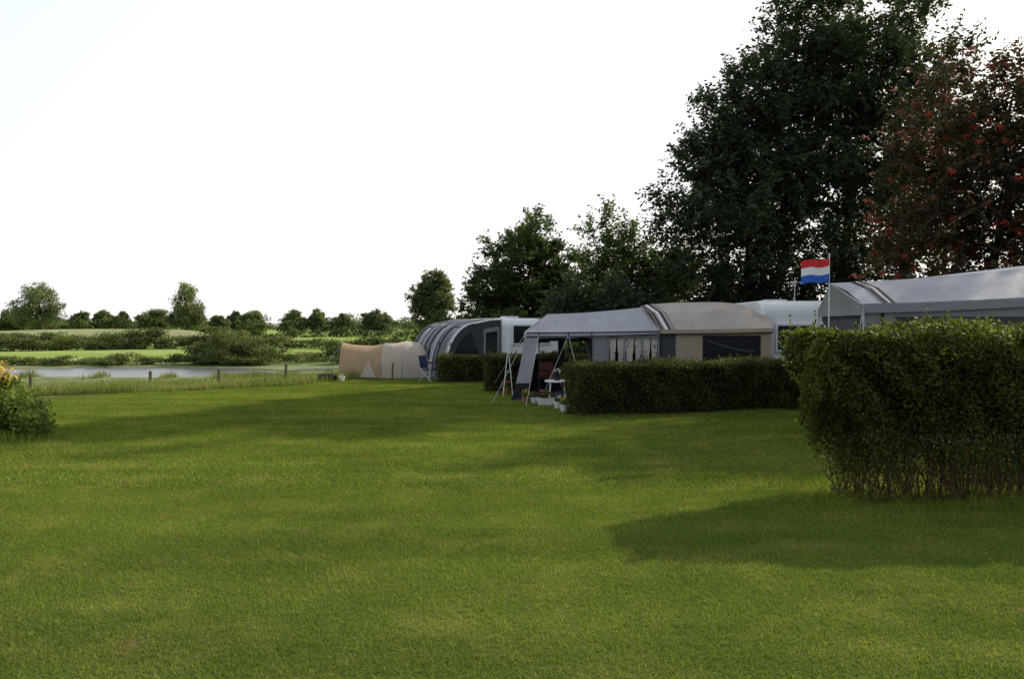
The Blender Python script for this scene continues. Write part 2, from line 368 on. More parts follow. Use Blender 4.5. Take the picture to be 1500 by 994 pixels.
# ------------------------------------------------------------------ detailed trees
def tree(name, base, H, ell, nclump, spr, nleaf, leaf, L, mat, tr=.2, seed=0, shell=.5, up=.35, berries=0, droop=.3, stems=1):
    rng=np.random.default_rng(seed); e=empty(name,(0,0,0))
    E=np.array(ell,float); vol=(E[:,3]*E[:,4]*E[:,5]); idx=rng.choice(len(E),nclump,p=vol/vol.sum()); q=E[idx]
    dirs=unit(rng.normal(size=(nclump,3)))
    C=q[:,:3]+dirs*(rng.uniform(0.04,1,nclump)[:,None]**shell)*q[:,3:]*rng.uniform(.80,1.12,(nclump,1))
    bx,by=base; g=gz1(bx,by); C[:,2]=np.maximum(C[:,2],g+.7)
    t=B(); cen=(E[:,:3]*vol[:,None]).sum(0)/vol.sum()
    trunk=[]
    for i in range(9):
        f=i/8; trunk.append((bx+(cen[0]-bx)*f+.12*math.sin(i*1.7+seed)*f*2,by+(cen[1]-by)*f+.1*math.cos(i*2.1),g-.1+(H*.84-g)*f))
    t.tube(trunk,[tr*(1-.9*i/8)+.01 for i in range(9)],M_bark,n=8)
    nodes=[(np.array(p),tr*(1-.9*i/8)) for i,p in enumerate(trunk)][1:]
    order=np.argsort(np.linalg.norm(C-np.array([cen[0],cen[1],g]),axis=1)*rng.uniform(.7,1.3,nclump))
    for c in order:
        c=C[c]
        NP=np.array([n_[0] for n_ in nodes]); dist=np.linalg.norm(c-NP,axis=1)+np.where(NP[:,2]>c[2]-.1,2.0,0)
        bi=int(dist.argmin()); bd=dist[bi]; nd,rr=nodes[bi]
        r0=min(rr*.6,.05+.012*bd*1.5)
        midp=(nd+c)/2+np.array([0,0,-.08*bd])+rng.normal(size=3)*.06*bd
        t.tube([nd,midp,c],[r0,r0*.7,r0*.4],M_bark,n=4,cap=False)
        nodes.append((midp,r0*.7)); nodes.append((c,r0*.45))
    t.build('trunk_and_limbs',e)
    S=nclump*spr
    c=np.repeat(C,spr,0); out_=unit(c-cen); D=unit(rng.normal(size=(S,3))*.9+out_*.55+np.array([0,0,up]))
    Ls=L*rng.uniform(.5,1.25,(S,1)); 
    tt=(np.arange(nleaf)+.6)/nleaf
    P=c[:,None,:]+D[:,None,:]*Ls[:,None,:]*tt[None,:,None]; P[:,:,2]-=(tt**2)[None,:]*Ls*.25*droop
    side=unit(np.cross(D,np.array([0,0,1.0])+rng.normal(size=(S,3))*.3))
    sg=np.where(np.arange(nleaf)%2==0,1,-1)[None,:,None]
    A=unit(side[:,None,:]*sg+D[:,None,:]*.6+rng.normal(size=(S,nleaf,3))*.35)
    P=P+A*leaf*.5
    V=leaf_quads(P.reshape(-1,3),leaf,A=A.reshape(-1,3),w=.5,droop=droop,rng=rng)
    link('foliage',quads_mesh('foliage',V,mat),e)
    s=.006+.004
    pts0=c; pts1=c+D*Ls; pts1[:,2]-=Ls[:,0]*.25*droop
    Tq=np.stack([pts0-side*s,pts0+side*s,pts1+side*s*.4,pts1-side*s*.4],1)
    link('twigs',quads_mesh('twigs',Tq,M_bark),e)
    if berries:
        bi=rng.choice(S,berries,replace=False); bc=pts1[bi]
        nb=15; ctr=(bc[:,None,:]+rng.normal(size=(berries,nb,3))*np.array([.042,.042,.028])).reshape(-1,3)
        r=.019; O=np.array([(1,0,0),(0,1,0),(-1,0,0),(0,-1,0),(0,0,1),(0,0,-1)])*r
        tri=[(0,1,4),(1,2,4),(2,3,4),(3,0,4),(1,0,5),(2,1,5),(3,2,5),(0,3,5)]
        Vb=np.concatenate([ctr[:,None,:]+O[list(tr_)][None] for tr_ in tri],0)
        link('berries',quads_mesh('berries',Vb,M_berry),e)
    return e
tree('alder_tree',(11.6,27),14,[(11.9,27,9.8,3.5,3,4.8),(11.5,27,5.2,4.0,3,3.4),(13.2,26.6,8,2.4,2.5,3.8),(10.2,26.8,11.5,1.9,2,2.6)],560,9,13,.18,.95,M_tree,tr=.26,seed=1,shell=.42)
tree('alder_tree',(8.4,27.5),11.5,[(9.0,27,8.0,2.7,2.6,3.4),(7.4,26.6,4.9,2.5,2.4,3.1),(7.0,26.8,7.4,1.4,1.5,1.8)],430,9,13,.17,.9,M_tree,tr=.2,seed=2,shell=.42)
tree('maple_tree',(.6,33),6.6,[(.6,33,4.0,1.9,2,2.5),(-.6,33,2.6,1.6,1.6,2.0),(2.1,33,2.6,1.6,1.6,2.1)],370,9,12,.17,.6,M_tree2,tr=.17,seed=3,shell=.42)
tree('ash_tree',(3.9,29.5),6.9,[(3.7,29.3,4.2,1.1,1.2,2.1),(4.6,29.5,3.2,1.9,1.5,2.0),(6.0,29.5,3.2,1.4,1.5,1.7)],200,7,13,.17,1.0,M_tree2,tr=.12,seed=4,up=.7,shell=.6)
tree('rowan_tree',(11.2,18.3),8.6,[(11.3,18,5.6,2.6,2.2,2.8),(10.2,17.8,4.0,2.1,2,2.2),(13.3,18,5.2,2.2,2.2,2.6)],460,8,13,.125,.75,M_rowan,tr=.14,seed=5,berries=620,shell=.42)
tree('poplar_tree',(-8.2,80),7.4,[(-8.2,80,4.0,2.4,2.2,3.0),(-7.8,80,5.3,1.9,1.7,1.8)],230,8,10,.30,.7,M_far,tr=.2,seed=6)
strip('shrub_belt',2.5,20,lambda x:26.6-.06*x,3.4,.15,4200,M_tree,33,dx=1.2,rdepth=1.3)
strip('shrub_belt',-3.0,4,lambda x:31,2.1,.15,3000,M_tree2,34,dx=1.2,rdepth=1.2)
strip('shrub_belt',8.6,18,lambda x:16.6,2.7,.13,4200,M_rowan,35,dx=1.2,rdepth=1.0)

# ------------------------------------------------------------------ hedges
def hedge(name,p0,p1,th,H,leaf,dens,mat,seed,bare=0.0,bulge=.06):
    rng=np.random.default_rng(seed); e=empty(name,(0,0,0))
    p0=np.array(p0,float);p1=np.array(p1,float);Lh=np.linalg.norm(p1-p0);u=(p1-p0)/Lh;v=np.array([-u[1],u[0]])
    def W(a,b,z): return np.stack([p0[0]+u[0]*a+v[0]*b,p0[1]+u[1]*a+v[1]*b,z],-1)
    P=[]
    def bump(a,b,z): return bulge*(np.sin(a*3.1+z*2)+np.sin(a*7.3+b*5+z*6.1)+.6*np.sin(a*15+z*13+b*11))*.5
    def taper(a2,b2,z2):
        if bare>0:
            q=1-np.clip(z2/(H*.85),0,1)
            b2=th/2+(b2-th/2)*(1-.30*q); a2=a2+.42*q**.8*np.clip(1-a2/.8,0,1)
        return a2,b2
    def add(a,b,z,na,nb,nz):
        n=len(a); off=bump(a,b,z)-rng.exponential(leaf*1.3,n)+rng.normal(size=n)*leaf*.5
        ed=np.minimum(np.minimum(a,b),np.minimum(Lh-a,th-b)); 
        a2=a+na*off;b2=b+nb*off;z2=z+nz*off
        if nz!=0: z2=z2-.07*np.exp(-ed/.08)
        if bare>0:
            f=np.clip((z2-bare*.45)/(bare*1.0),0,1); keep=rng.uniform(0,1,n)<(.05+.95*f**1.3)
        else: keep=np.ones(n,bool)
        a2,b2=taper(a2,b2,z2)
        P.append(W(a2,b2,np.maximum(z2,.01))[keep])
    n=int(Lh*H*dens); add(rng.uniform(0,Lh,n),np.zeros(n),rng.uniform(0,H,n),0,-1,0)
    n=int(Lh*H*dens*.5); add(rng.uniform(0,Lh,n),np.full(n,th),rng.uniform(0,H,n),0,1,0)
    n=int(Lh*th*dens*1.1); add(rng.uniform(0,Lh,n),rng.uniform(0,th,n),np.full(n,H),0,0,1)
    n=int(th*H*dens*1.1); add(np.zeros(n),rng.uniform(0,th,n),rng.uniform(0,H,n),-1,0,0)
    n=int(th*H*dens*.5); add(np.full(n,Lh),rng.uniform(0,th,n),rng.uniform(0,H,n),1,0,0)
    ns=int(Lh*16); a=rng.uniform(0,Lh,ns);b=rng.uniform(0,th,ns);hh=rng.exponential(.05,ns)*(H/1.1)+.02
    for k in range(6): P.append(W(a+rng.normal(size=ns)*.012,b+rng.normal(size=ns)*.012,H+bump(a,b,H)*1+hh*k/5))
    ns=int(Lh*20); a=rng.uniform(0,Lh,ns);z=rng.uniform(bare+.25*H,H,ns);hh=rng.exponential(.035,ns)+.02
    for k in range(4): P.append(W(a+rng.normal(size=ns)*.012,-bump(a,0,z)-hh*k/3,z+hh*k/5))
    P=np.concatenate(P,0)
    link('foliage',quads_mesh('foliage',leaf_quads(P,leaf,w=.6,rng=rng),mat),e)
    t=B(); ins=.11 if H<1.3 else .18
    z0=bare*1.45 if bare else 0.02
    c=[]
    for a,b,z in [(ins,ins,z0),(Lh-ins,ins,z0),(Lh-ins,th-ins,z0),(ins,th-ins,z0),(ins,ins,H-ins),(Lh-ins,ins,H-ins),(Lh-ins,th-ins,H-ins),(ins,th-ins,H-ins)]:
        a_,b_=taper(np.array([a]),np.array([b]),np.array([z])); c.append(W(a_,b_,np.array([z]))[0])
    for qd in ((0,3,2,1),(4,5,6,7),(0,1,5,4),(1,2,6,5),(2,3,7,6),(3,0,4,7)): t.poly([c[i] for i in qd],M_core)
    nst=int(Lh*(95 if bare else 8))
    for i in range(nst):
        a=rng.uniform(.42 if bare else .05,Lh);b=rng.uniform(.18*th,.82*th);top=rng.uniform(.5,.9)*H if not bare else rng.uniform(.4,.95)
        s=W(np.array([a]),np.array([b]),np.array([-.02]))[0]; l=rng.normal(size=2)*.07; l2=l+rng.normal(size=2)*.12
        r=rng.uniform(.003,.011)
        t.tube([s,(s[0]+l[0],s[1]+l[1],top*.5),(s[0]+l2[0],s[1]+l2[1],top)],[r,r*.8,r*.4],M_twig,n=4,cap=False)
    t.build('inner_stems',e)
    if bare:   # withered leaves and fine twigs at the bottom
        n=int(Lh*2600); a=rng.uniform(.35,Lh,n); z=rng.uniform(.02,bare*1.7,n); b=rng.uniform(.06*th,.9*th,n)
        link('withered_leaves',quads_mesh('withered_leaves',leaf_quads(W(a,b,z),leaf*.8,w=.45,rng=rng),M_dry),e)
    return e
M_dry=leaf_mat('withered_leaves',(.08,.052,.022),(.17,.11,.048),.3,3,1.2)
hedge('tall_hedge',(2.88,7.22),(9.0,7.02),1.0,1.66,.042,5200,M_hedge,41,bare=.46,bulge=.11)
hedge('clipped_hedge',(1.25,14.3),(6.6,15.9),.75,1.0,.045,3400,M_hedge2,42,bulge=.07)
hedge('clipped_hedge',(-.68,20.0),(2.6,20.25),.6,.95,.05,2400,M_hedge2,43,bulge=.05)
hedge('clipped_hedge',(-2.22,23.3),(1.5,23.6),.6,.82,.055,2200,M_hedge2,44,bulge=.05)

# foreground-left flowering bush
eb=empty('flowering_bush')
mass('foliage',[(-8.4,12.3,.45,.8,.8,.6),(-7.8,12.0,.32,.5,.5,.42),(-9.3,12.6,.55,.9,.8,.75),(-7.35,11.7,.18,.42,.3,.27),(-8.7,11.8,.65,.45,.5,.45),(-8.1,12.1,.6,.35,.4,.36)],28000,.06,M_bush,51,K=24,parent=eb)
rg=np.random.default_rng(52)
Pf=np.stack([rg.normal(-8.12,.17,380),rg.normal(11.9,.2,380),rg.normal(.98,.09,380)],-1)
link('yellow_blooms',quads_mesh('yellow_blooms',leaf_quads(Pf,.042,w=.9,rng=rg),M_yellow),eb)
rough_patch('bush_edge_grass',4000,(-10,-7.0),lambda X,r: 11.5+r.normal(size=len(X))*.2,.06,.25,.012,M_blade,seed=18)

# ------------------------------------------------------------------ caravan
def caravan(name,loc,rot,L,W,H):
    """long axis = local y, width = local x (0..W), corner at local (0,0)"""
    e=empty(name,loc,rot); b=B(); z0=.38; r=.32
    prof=[]
    for (cy,cz,a0) in ((L-r*.5,z0+.12,-90),(L-r-.1,H-r,0),(r+.1,H-r,90),(r*.5,z0+.12,180)):
        rr=r if cz>1 else .12
        for k in range(7):
            a=math.radians(a0+90*k/6); prof.append((cy+rr*math.cos(a)*(1.1 if cz>1 else 1),cz+rr*math.sin(a)))
    n=len(prof); cr=.05
    rows=[]
    cyc=sum(p[0] for p in prof)/n; czc=sum(p[1] for p in prof)/n
    for x,s in ((0,.965),(.015,.985),(cr,1),(W-cr,1),(W-.015,.985),(W,.965)):
        rows.append([(x,cyc+(p[0]-cyc)*s,czc+(p[1]-czc)*s) for p in prof+[prof[0]]])
    b.grid(rows,M_white); b.poly([q for q in rows[0][:-1]],M_white); b.poly([q for q in rows[-1][:-1]][::-1],M_white)
    b.build('body',e,False)
    w=B()
    for y0,y1 in ((.6,1.6),(2.0,2.7),(3.2,L-.5)):
        w.box((-.02,y0,1.15),(.0,y1,1.75),M_glass); w.box((W,y0,1.15),(W+.02,y1,1.75),M_glass)
    w.build('side_windows',e)
    w=B(); w.box((.35,-.02,1.15),(W-.35,.12,1.72),M_glass); w.box((.30,-.01,1.10),(W-.30,.10,1.77),M_wtrim)
    w.box((.1,-.005,.75),(W-.1,.06,.80),M_grey)
    for x in (.12,W-.28): w.box((x,-.02,.62),(x+.16,.05,.72),M_red)
    w.box((.7,1.8,H-.01),(1.2,2.3,H+.08),M_wtrim)
    w.build('end_window_and_lights',e)
    w=B()
    for x in (.08,W-.26):
        w.tube([(x,L*.5,.33),(x+.18,L*.5,.33)],.33,M_tyre,n=20); w.tube([(x-.005,L*.5,.33),(x+.185,L*.5,.33)],.17,M_metal,n=14)
    w.tube([(W*.3,L-.1,.42),(W*.5,L+1.0,.42)],.03,M_metal); w.tube([(W*.7,L-.1,.42),(W*.5,L+1.0,.42)],.03,M_metal)
    w.tube([(W*.5,L+.9,0),(W*.5,L+.9,.6)],.025,M_metal)
    w.build('wheels_and_drawbar',e)
    return e
caravan('caravan',(5.95,18.2,0),0.0,4.6,2.1,2.32)
caravan('caravan',(8.05,10.6,0),0.0,5.0,2.1,2.66)
c3=caravan('caravan',(-.28,25.2,0),math.radians(20),4.2,2.0,1.98)

# ------------------------------------------------------------------ main awning (porch + main tent)
def sag(p,q,n,s):
    return [tuple(np.array(p)*(1-t)+np.array(q)*t-np.array([0,0,s*4*t*(1-t)])) for t in np.linspace(0,1,n)]
e=empty('awning_tent')
Y0,YR,Y1=17.7,18.85,19.95
r=B()
ev=sag((.32,Y0,1.56),(3.42,Y0,1.62),13,.02); rg_=sag((.86,YR,2.0),(3.2,YR,2.17),13,.03)
evb=sag((.32,Y1,1.56),(3.42,Y1,1.62),13,.015)
r.grid([ev,[tuple((np.array(a)+np.array(b_))/2-np.array([0,0,.015+.02*math.sin(i*1.5)])) for i,(a,b_) in enumerate(zip(ev,rg_))],rg_],M_lgrey)
r.grid([rg_,evb],M_lgrey)
r.poly([(.32,Y0,1.56),(.86,YR,2.0),(.32,Y1,1.56)],M_lgrey)
r.build('porch_roof',e,True)
r=B()
r.grid([ev,[(x,y-.01,z-.11-.02*abs(math.sin(i*1.2))) for i,(x,y,z) in enumerate(ev)]],M_lgrey)
r.grid([[(x,y-.012,z-.085) for x,y,z in ev],[(x,y-.014,z-.115) for x,y,z in ev]],M_blackm)
r.grid([[(.32,Y0,1.56),(.32,Y1,1.56)],[(.3,Y0,1.43),(.3,Y1,1.43)]],M_lgrey)
r.build('valance',e)
r=B()
rl=sag((3.42,Y0-.03,1.62),(6.02,Y0-.03,1.66),9,.01); rt=[(3.16,YR+.1,2.2),(3.5,YR+.1,2.25),(3.9,YR+.1,2.28),(4.3,YR+.1,2.29),(4.7,YR+.1,2.30),(5.1,YR+.1,2.30),(5.45,YR+.1,2.27),(5.75,YR+.1,2.20),(6.02,YR+.1,2.05)]
rm=[((a[0]+b_[0])/2,(a[1]+b_[1])/2-.12,(a[2]+b_[2])/2+.09+.015*math.sin(i*1.9)) for i,(a,b_) in enumerate(zip(rl,rt))]
rb=[(x,Y1+.05,z) for x,y,z in rl]
r.grid([rl,rm,rt,rb],M_beigeroof)
for off,mt,w_ in ((.02,M_blackm,.05),(.12,M_wtrim,.04),(.20,M_blackm,.05),(.30,M_grey,.04)):
    G=[]
    for rr in (rl,rm,rt):
        p=np.array(rr[0]); d_=unit(np.array(rr[1])-p); G.append([tuple(p+d_*off+np.array([0,-.006,.012])),tuple(p+d_*(off+w_)+np.array([0,-.006,.012]))])
    r.grid(G,mt)
r.build('main_roof',e,False)
r=B(); r.grid([[(x,y-.015,z+.01) for x,y,z in rl],[(x,y-.02,z-.08) for x,y,z in rl]],M_beige); r.grid([[(x,y-.02,z-.08) for x,y,z in rl],[(x,y-.022,z-.105) for x,y,z in rl]],M_blackm); r.build('main_valance',e)
r=B(); yw=Y0+.03
def panel(x0,x1,z0,z1,mat,y=yw): r.poly([(x0,y,z0),(x1,y,z0),(x1,y,z1),(x0,y,z1)],mat)
panel(1.86,2.22,0,1.5,M_grey); panel(2.22,3.38,0,.62,M_grey)
panel(2.22,3.38,1.42,1.55,M_grey); 
panel(3.38,3.78,0,1.58,M_dkgrey)
panel(3.78,4.42,0,1.58,M_beige); panel(4.42,5.72,0,.72,M_beige); panel(4.42,5.72,1.47,1.6,M_beige); panel(5.72,6.0,0,1.6,M_beige)
panel(4.42,5.72,.72,1.47,M_glass,yw+.01)
for x in (4.42,5.72): r.box((x-.02,yw-.012,.7),(x+.02,yw-.004,1.49),M_blackm)
r.box((4.42,yw-.012,1.45),(5.72,yw-.004,1.49),M_blackm); r.box((4.42,yw-.012,.70),(5.72,yw-.004,.74),M_blackm)
r.grid([[(4.5+1.1*t,yw+.0,1.40-.25*math.sin(math.pi*t*.5)*1.0) for t in np.linspace(0,1,7)],[(4.5+1.1*t,yw+.0,1.36-.25*math.sin(math.pi*t*.5)*1.0) for t in np.linspace(0,1,7)]],M_dkgrey)
panel(1.86,3.38,0,.16,M_blackm,yw-.005)
for x in (1.86,2.22,2.6,3.0,3.38): r.box((x-.018,yw-.016,.1),(x+.018,yw-.004,1.5),M_grey)
r.build('side_walls',e)
r=B()
for (x0,x1) in ((2.24,2.41),(2.44,2.60),(2.62,2.82),(2.84,3.0),(3.02,3.2),(3.22,3.37)):
    G=[]
    for z in np.linspace(.62,1.43,7):
        row=[]
        for k in range(13):
            f=k/12; pin=.35*math.exp(-((z-.95)/.18)**2); xx=x0+(x1-x0)*(.5+(f-.5)*(1-pin))
            row.append((xx,yw+.03+.02*math.sin(k*2.1+z),z))
        G.append(row)
    r.grid(G,M_curtain)
r.build('curtains',e,True)
r=B()
yb=Y1-.03
def bp(x0,x1,z0,z1,mat,y=yb): r.poly([(x0,y,z0),(x1,y,z0),(x1,y,z1),(x0,y,z1)],mat)
bp(.35,6.0,0,.55,M_dkgrey); bp(.35,6.0,1.32,1.58,M_dkgrey)
bp(.35,.5,.55,1.32,M_dkgrey); bp(1.2,1.35,.55,1.32,M_dkgrey);bp(2.0,6.0,.55,1.32,M_dkgrey)
r.poly([(1.95,Y0+.1,0),(1.95,Y1-.1,0),(1.95,Y1-.1,1.5),(1.95,Y0+.1,1.5)],M_dkgrey)
r.poly([(.35,Y0+1.0,0),(.35,Y1-.05,0),(.35,Y1-.05,1.5),(.35,Y0+1.0,1.5)],M_dkgrey)
r.build('inner_walls',e)
r=B()
r.poly([(.34,Y0,1.45),(.62,Y0-.01,1.45),(.40,Y0-.06,.40),(.09,Y0-.1,.40)],M_lgrey)
r.poly([(.09,Y0-.1,.40),(.40,Y0-.06,.40),(.34,Y0-.08,.0),(-.02,Y0-.12,.0)],M_blackm)
r.poly([(.34,Y0,1.45),(.09,Y0-.1,.40),(.15,Y1-.3,.40),(.34,Y1-.3,1.45)],M_grey)
r.poly([(.09,Y0-.1,.40),(-.02,Y0-.12,0),(.05,Y1-.3,0),(.15,Y1-.3,.40)],M_blackm)
r.build('front_wing',e)
r=B()
for p,q in (((.62,Y0,0),(.62,Y0,1.56)),((1.30,Y0-.01,0),(1.30,Y0-.01,1.56)),((1.84,Y0,0),(1.84,Y0,1.56)),((.34,Y0,1.55),(3.4,Y0,1.58)),((.86,YR,1.96),(3.2,YR,2.10)),((.36,Y1-.05,0),(.36,Y1-.05,1.55)),
            ((3.42,Y0,0),(3.42,Y0,1.6))): r.tube([p,q],.014,M_blackm)
r.build('poles',e)
r=B()
for p,q in (((.34,Y0,1.5),(-.45,Y0-.9,0)),((.62,Y0,1.5),(.3,Y0-1.3,0)),((1.3,Y0,1.5),(.62,Y0-.6,0)),((.34,Y1,1.5),(-.6,Y1+.1,0)),((1.3,Y0,1.5),(1.6,Y0-1.1,0))): r.tube([p,q],.004,M_wtrim,n=4)
r.build('guy_ropes',e)
r=B(); r.box((.1,Y0-.2,.005),(6.0,Y1,.03),M_groundsheet); r.build('groundsheet',e)

e=empty('washing_line_prop'); r=B()
r.tube([(-.22,18.6,0),(-.06,18.9,1.5)],.011,M_wtrim); r.tube([(.02,18.6,0),(-.12,18.9,1.5)],.011,M_wtrim); r.tube([(-.16,18.73,.6),(.0,18.73,.6)],.008,M_wtrim); r.build('poles',e)

# ------------------------------------------------------------------ near right awning
e=empty('caravan_awning'); r=B()
ya,yr,yb=11.0,11.9,12.9
n=12
E1=sag((5.02,ya,2.02),(8.05,ya,2.16),n,.02); E2=sag((4.93,yr,2.37),(8.05,yr,2.62),n,.035); E3=sag((5.15,yb,2.0),(8.05,yb,2.1),n,.02)
Mm=[tuple((np.array(a)+np.array(b_))/2+np.array([0,-.03,.035+.012*math.sin(i*1.7)])) for i,(a,b_) in enumerate(zip(E1,E2))]
r.grid([E1,Mm,E2,E3],M_lgrey); r.poly([E1[0],E2[0],E3[0]],M_lgrey)
for off,mt,w_ in ((.30,M_blackm,.06),(.38,M_wtrim,.02),(.42,M_blackm,.05)):
    r.grid([[tuple(np.array(rr[0])+unit(np.array(rr[1])-np.array(rr[0]))*o+np.array([0,-.006,.012])) for o in (off,off+w_)] for rr in (E1,Mm,E2)],mt)
r.build('roof',e,True)
r=B(); r.grid([[(x,y-.01,z+.005) for x,y,z in E1],[(x,y-.02,z-.13) for x,y,z in E1]],M_grey)
r.grid([[(5.01,ya,2.02),(5.14,yb,2.0)],[(5.0,ya,1.86),(5.13,yb,1.86)]],M_grey); r.build('valance',e)
r=B()
def pn(x0,x1,z0,z1,mat,y=ya+.04): r.poly([(x0,y,z0),(x1,y,z0),(x1,y,z1),(x0,y,z1)],mat)
pn(5.06,5.5,0,2.0,M_grey); pn(5.5,7.6,0,.8,M_grey); pn(5.5,7.6,1.84,2.05,M_grey); pn(7.6,8.04,0,2.1,M_grey); pn(5.5,7.6,.8,1.84,M_dkgrey,ya+.05)
r.poly([(5.06,ya+.04,0),(5.18,yb-.05,0),(5.18,yb-.05,2.0),(5.06,ya+.04,2.0)],M_dkgrey)
r.poly([(5.09-.02,ya+.35,.8),(5.14,yb-.4,.8),(5.14,yb-.4,1.8),(5.07,ya+.35,1.8)],M_glass)
r.poly([(5.18,yb-.05,0),(8.04,yb-.05,0),(8.04,yb-.05,2.0),(5.18,yb-.05,2.0)],M_grey)
r.box((5.3,ya+.02,.7),(5.34,ya+.035,1.95),M_blackm)
r.build('walls',e)
r=B(); r.tube([(5.05,ya,0),(5.03,ya,2.02)],.015,M_metal); r.tube([(5.17,yb,0),(5.15,yb,2.0)],.015,M_metal); r.tube([(4.94,yr,2.36),(5.03,ya,2.0)],.012,M_metal)
r.tube([(5.03,ya,2.0),(4.5,ya-.5,0)],.004,M_wtrim,n=4); r.build('poles',e)

# flag
e=empty('dutch_flag'); r=B(); fx,fy=4.66,11.3
r.tube([(fx,fy,0),(fx,fy,2.74)],.009,M_wtrim,n=8); r.lathe((fx,fy,2.74),[(.0,.03),(.016,.015),(.011,0)],M_wtrim,8)
r.build('pole',e)
r=B()
for i,mt in enumerate((M_red,M_fwhite,M_fblue)):
    G=[]
    for k in range(3):
        z=2.70-(i+k/2)*.112; G.append([(fx-.012-j/14*.41,fy+.035*math.sin(j*.6+z*2)-j*.004,z-.0035*j-.014*math.sin(j*.45)) for j in range(15)])
    r.grid(G,mt)
r.build('cloth',e,True)

# antenna
e=empty('tv_antenna'); r=B(); ax,ay=6.95,18.9
r.tube([(ax,ay,2.3),(ax,ay,2.85)],.014,M_metal); r.tube([(ax-.22,ay,2.78),(ax+.22,ay+.05,2.78)],.008,M_metal)
for k in range(5): r.tube([(ax-.2+k*.1,ay-.13,2.78),(ax-.2+k*.1,ay+.16,2.78)],.005,M_metal,n=4)
r.build('mast_and_elements',e)

# ------------------------------------------------------------------ arched awning (rounded ribs)
e=empty('arched_awning_tent',(-2.12,24.35,0),math.radians(32)); 
PR=[]
for k in range(15):
    t=k/14; a=math.pi/2*t; PR.append((1.15*(1-math.cos(a)),1.80*math.sin(a)**.85))
PR+= [(1.7,1.90),(2.25,1.93)]
r=B(); LY=2.7; ny=13
G=[[ (x+ (.12*math.sin(math.pi*j/(ny-1)))*-.6, LY*j/(ny-1), z) for x,z in PR] for j in range(ny)]
def am(i,j):
    if j>=11: return M_grey
    if 2<=j<=9 and (i%4 in (1,2)): return M_glass
    return M_lgrey if i%4==0 else M_dkgrey
r.grid(G,am); r.build('arched_shell',e,False)
r=B()
for j in range(0,ny,3):
    r.tube([(g[0]-.015,g[1],g[2]+.01) for g in G[j]],.03,M_grey if j else M_wtrim,n=6)
r.build('ribs',e,True)
r=B()
r.poly([(x,.0,z) for x,z in PR]+[(2.25,0,0)],M_dkgrey)
inner=[(.22+x*.82,-.012,z*.86) for x,z in PR[4:13]]; r.poly([(inner[0][0],-.012,.62)]+inner+[(1.28,-.012,.62)],M_glass)
r.poly([(1.4,-.012,.1),(2.0,-.012,.1),(2.0,-.012,1.7),(1.4,-.012,1.62)],M_grey)
r.poly([(1.48,-.02,.75),(1.92,-.02,.75),(1.92,-.02,1.55),(1.48,-.02,1.5)],M_glass)
r.poly([(x,LY,z) for x,z in PR]+[(2.25,LY,0)],M_dkgrey)
r.build('end_panels',e)

# beige tent
e=empty('tunnel_tent'); r=B()
secs=[(-5.74,.75,1.14,0),(-5.5,.82,1.08,0),(-5.2,.9,1.05,0),(-4.75,1.0,1.03,0),(-4.38,1.05,1.09,0),(-4.3,1.05,1.12,1),(-3.95,1.1,1.12,1),(-3.6,1.1,1.20,1),(-3.2,1.05,1.14,1),(-2.8,.9,.9,1),(-2.5,.7,.3,1)]
G=[]
for x,w_,h,_ in secs:
    row=[]
    for k in range(15):
        a=math.pi*k/14; p=.75 if _ else .95
        row.append((x,26.2-w_*math.copysign(abs(math.cos(a))**p,math.cos(a)),h*abs(math.sin(a))**p+.01))
    G.append(row)
r.grid(G,lambda i,j: M_tan if i<5 else M_pale); r.build('fabric',e,True)
r=B()
r.poly([(-5.62,25.42,.02),(-5.76,26.2,1.13),(-5.62,26.9,.02)],M_tan)
r.poly([(-5.0,25.14,.03),(-4.72,25.26,.6),(-4.45,25.09,.03)],M_pale)
for x,w_,h,_ in (secs[5],secs[7]):
    r.tube([(x,26.2-(w_+.01)*math.cos(math.pi*k/14),(h+.012)*math.sin(math.pi*k/14)**.75) for k in range(15)],.014,M_grey,n=5)
r.tube([(-5.76,26.2,0),(-5.76,26.2,1.2)],.014,M_metal)
for q in ((-6.5,25.4,-.05),(-6.4,26.9,-.1)): r.tube([(-5.76,26.2,1.17),q],.004,M_wtrim,n=4)
r.build('poles_and_door',e)

# folding camping chair
e=empty('camping_chair',(-2.55,23.7,0),math.radians(60)); r=B()
for sx in (-.22,.22):
    r.tube([(sx,-.24,0),(sx,.2,.42),(sx,.28,.80)],.012,M_metal); r.tube([(sx,.26,0),(sx,-.22,.40)],.012,M_metal); r.tube([(sx,-.25,.57),(sx,.22,.59)],.018,M_blackm); r.tube([(sx,-.22,.40),(sx,-.24,.57)],.012,M_metal)
r.tube([(-.22,-.24,.0),(.22,-.24,0)],.012,M_metal); r.build('frame',e)
r=B(); r.grid([[(x,-.22+.44*t,.40-.05*math.sin(math.pi*t)) for x in (-.21,0,.21)] for t in np.linspace(0,1,5)],M_blue)
r.grid([[(x,.20+.08*t-.03*(1-abs(x)/.21),.42+.38*t) for x in (-.21,0,.21)] for t in np.linspace(0,1,5)],M_blue); r.build('seat_and_back',e)

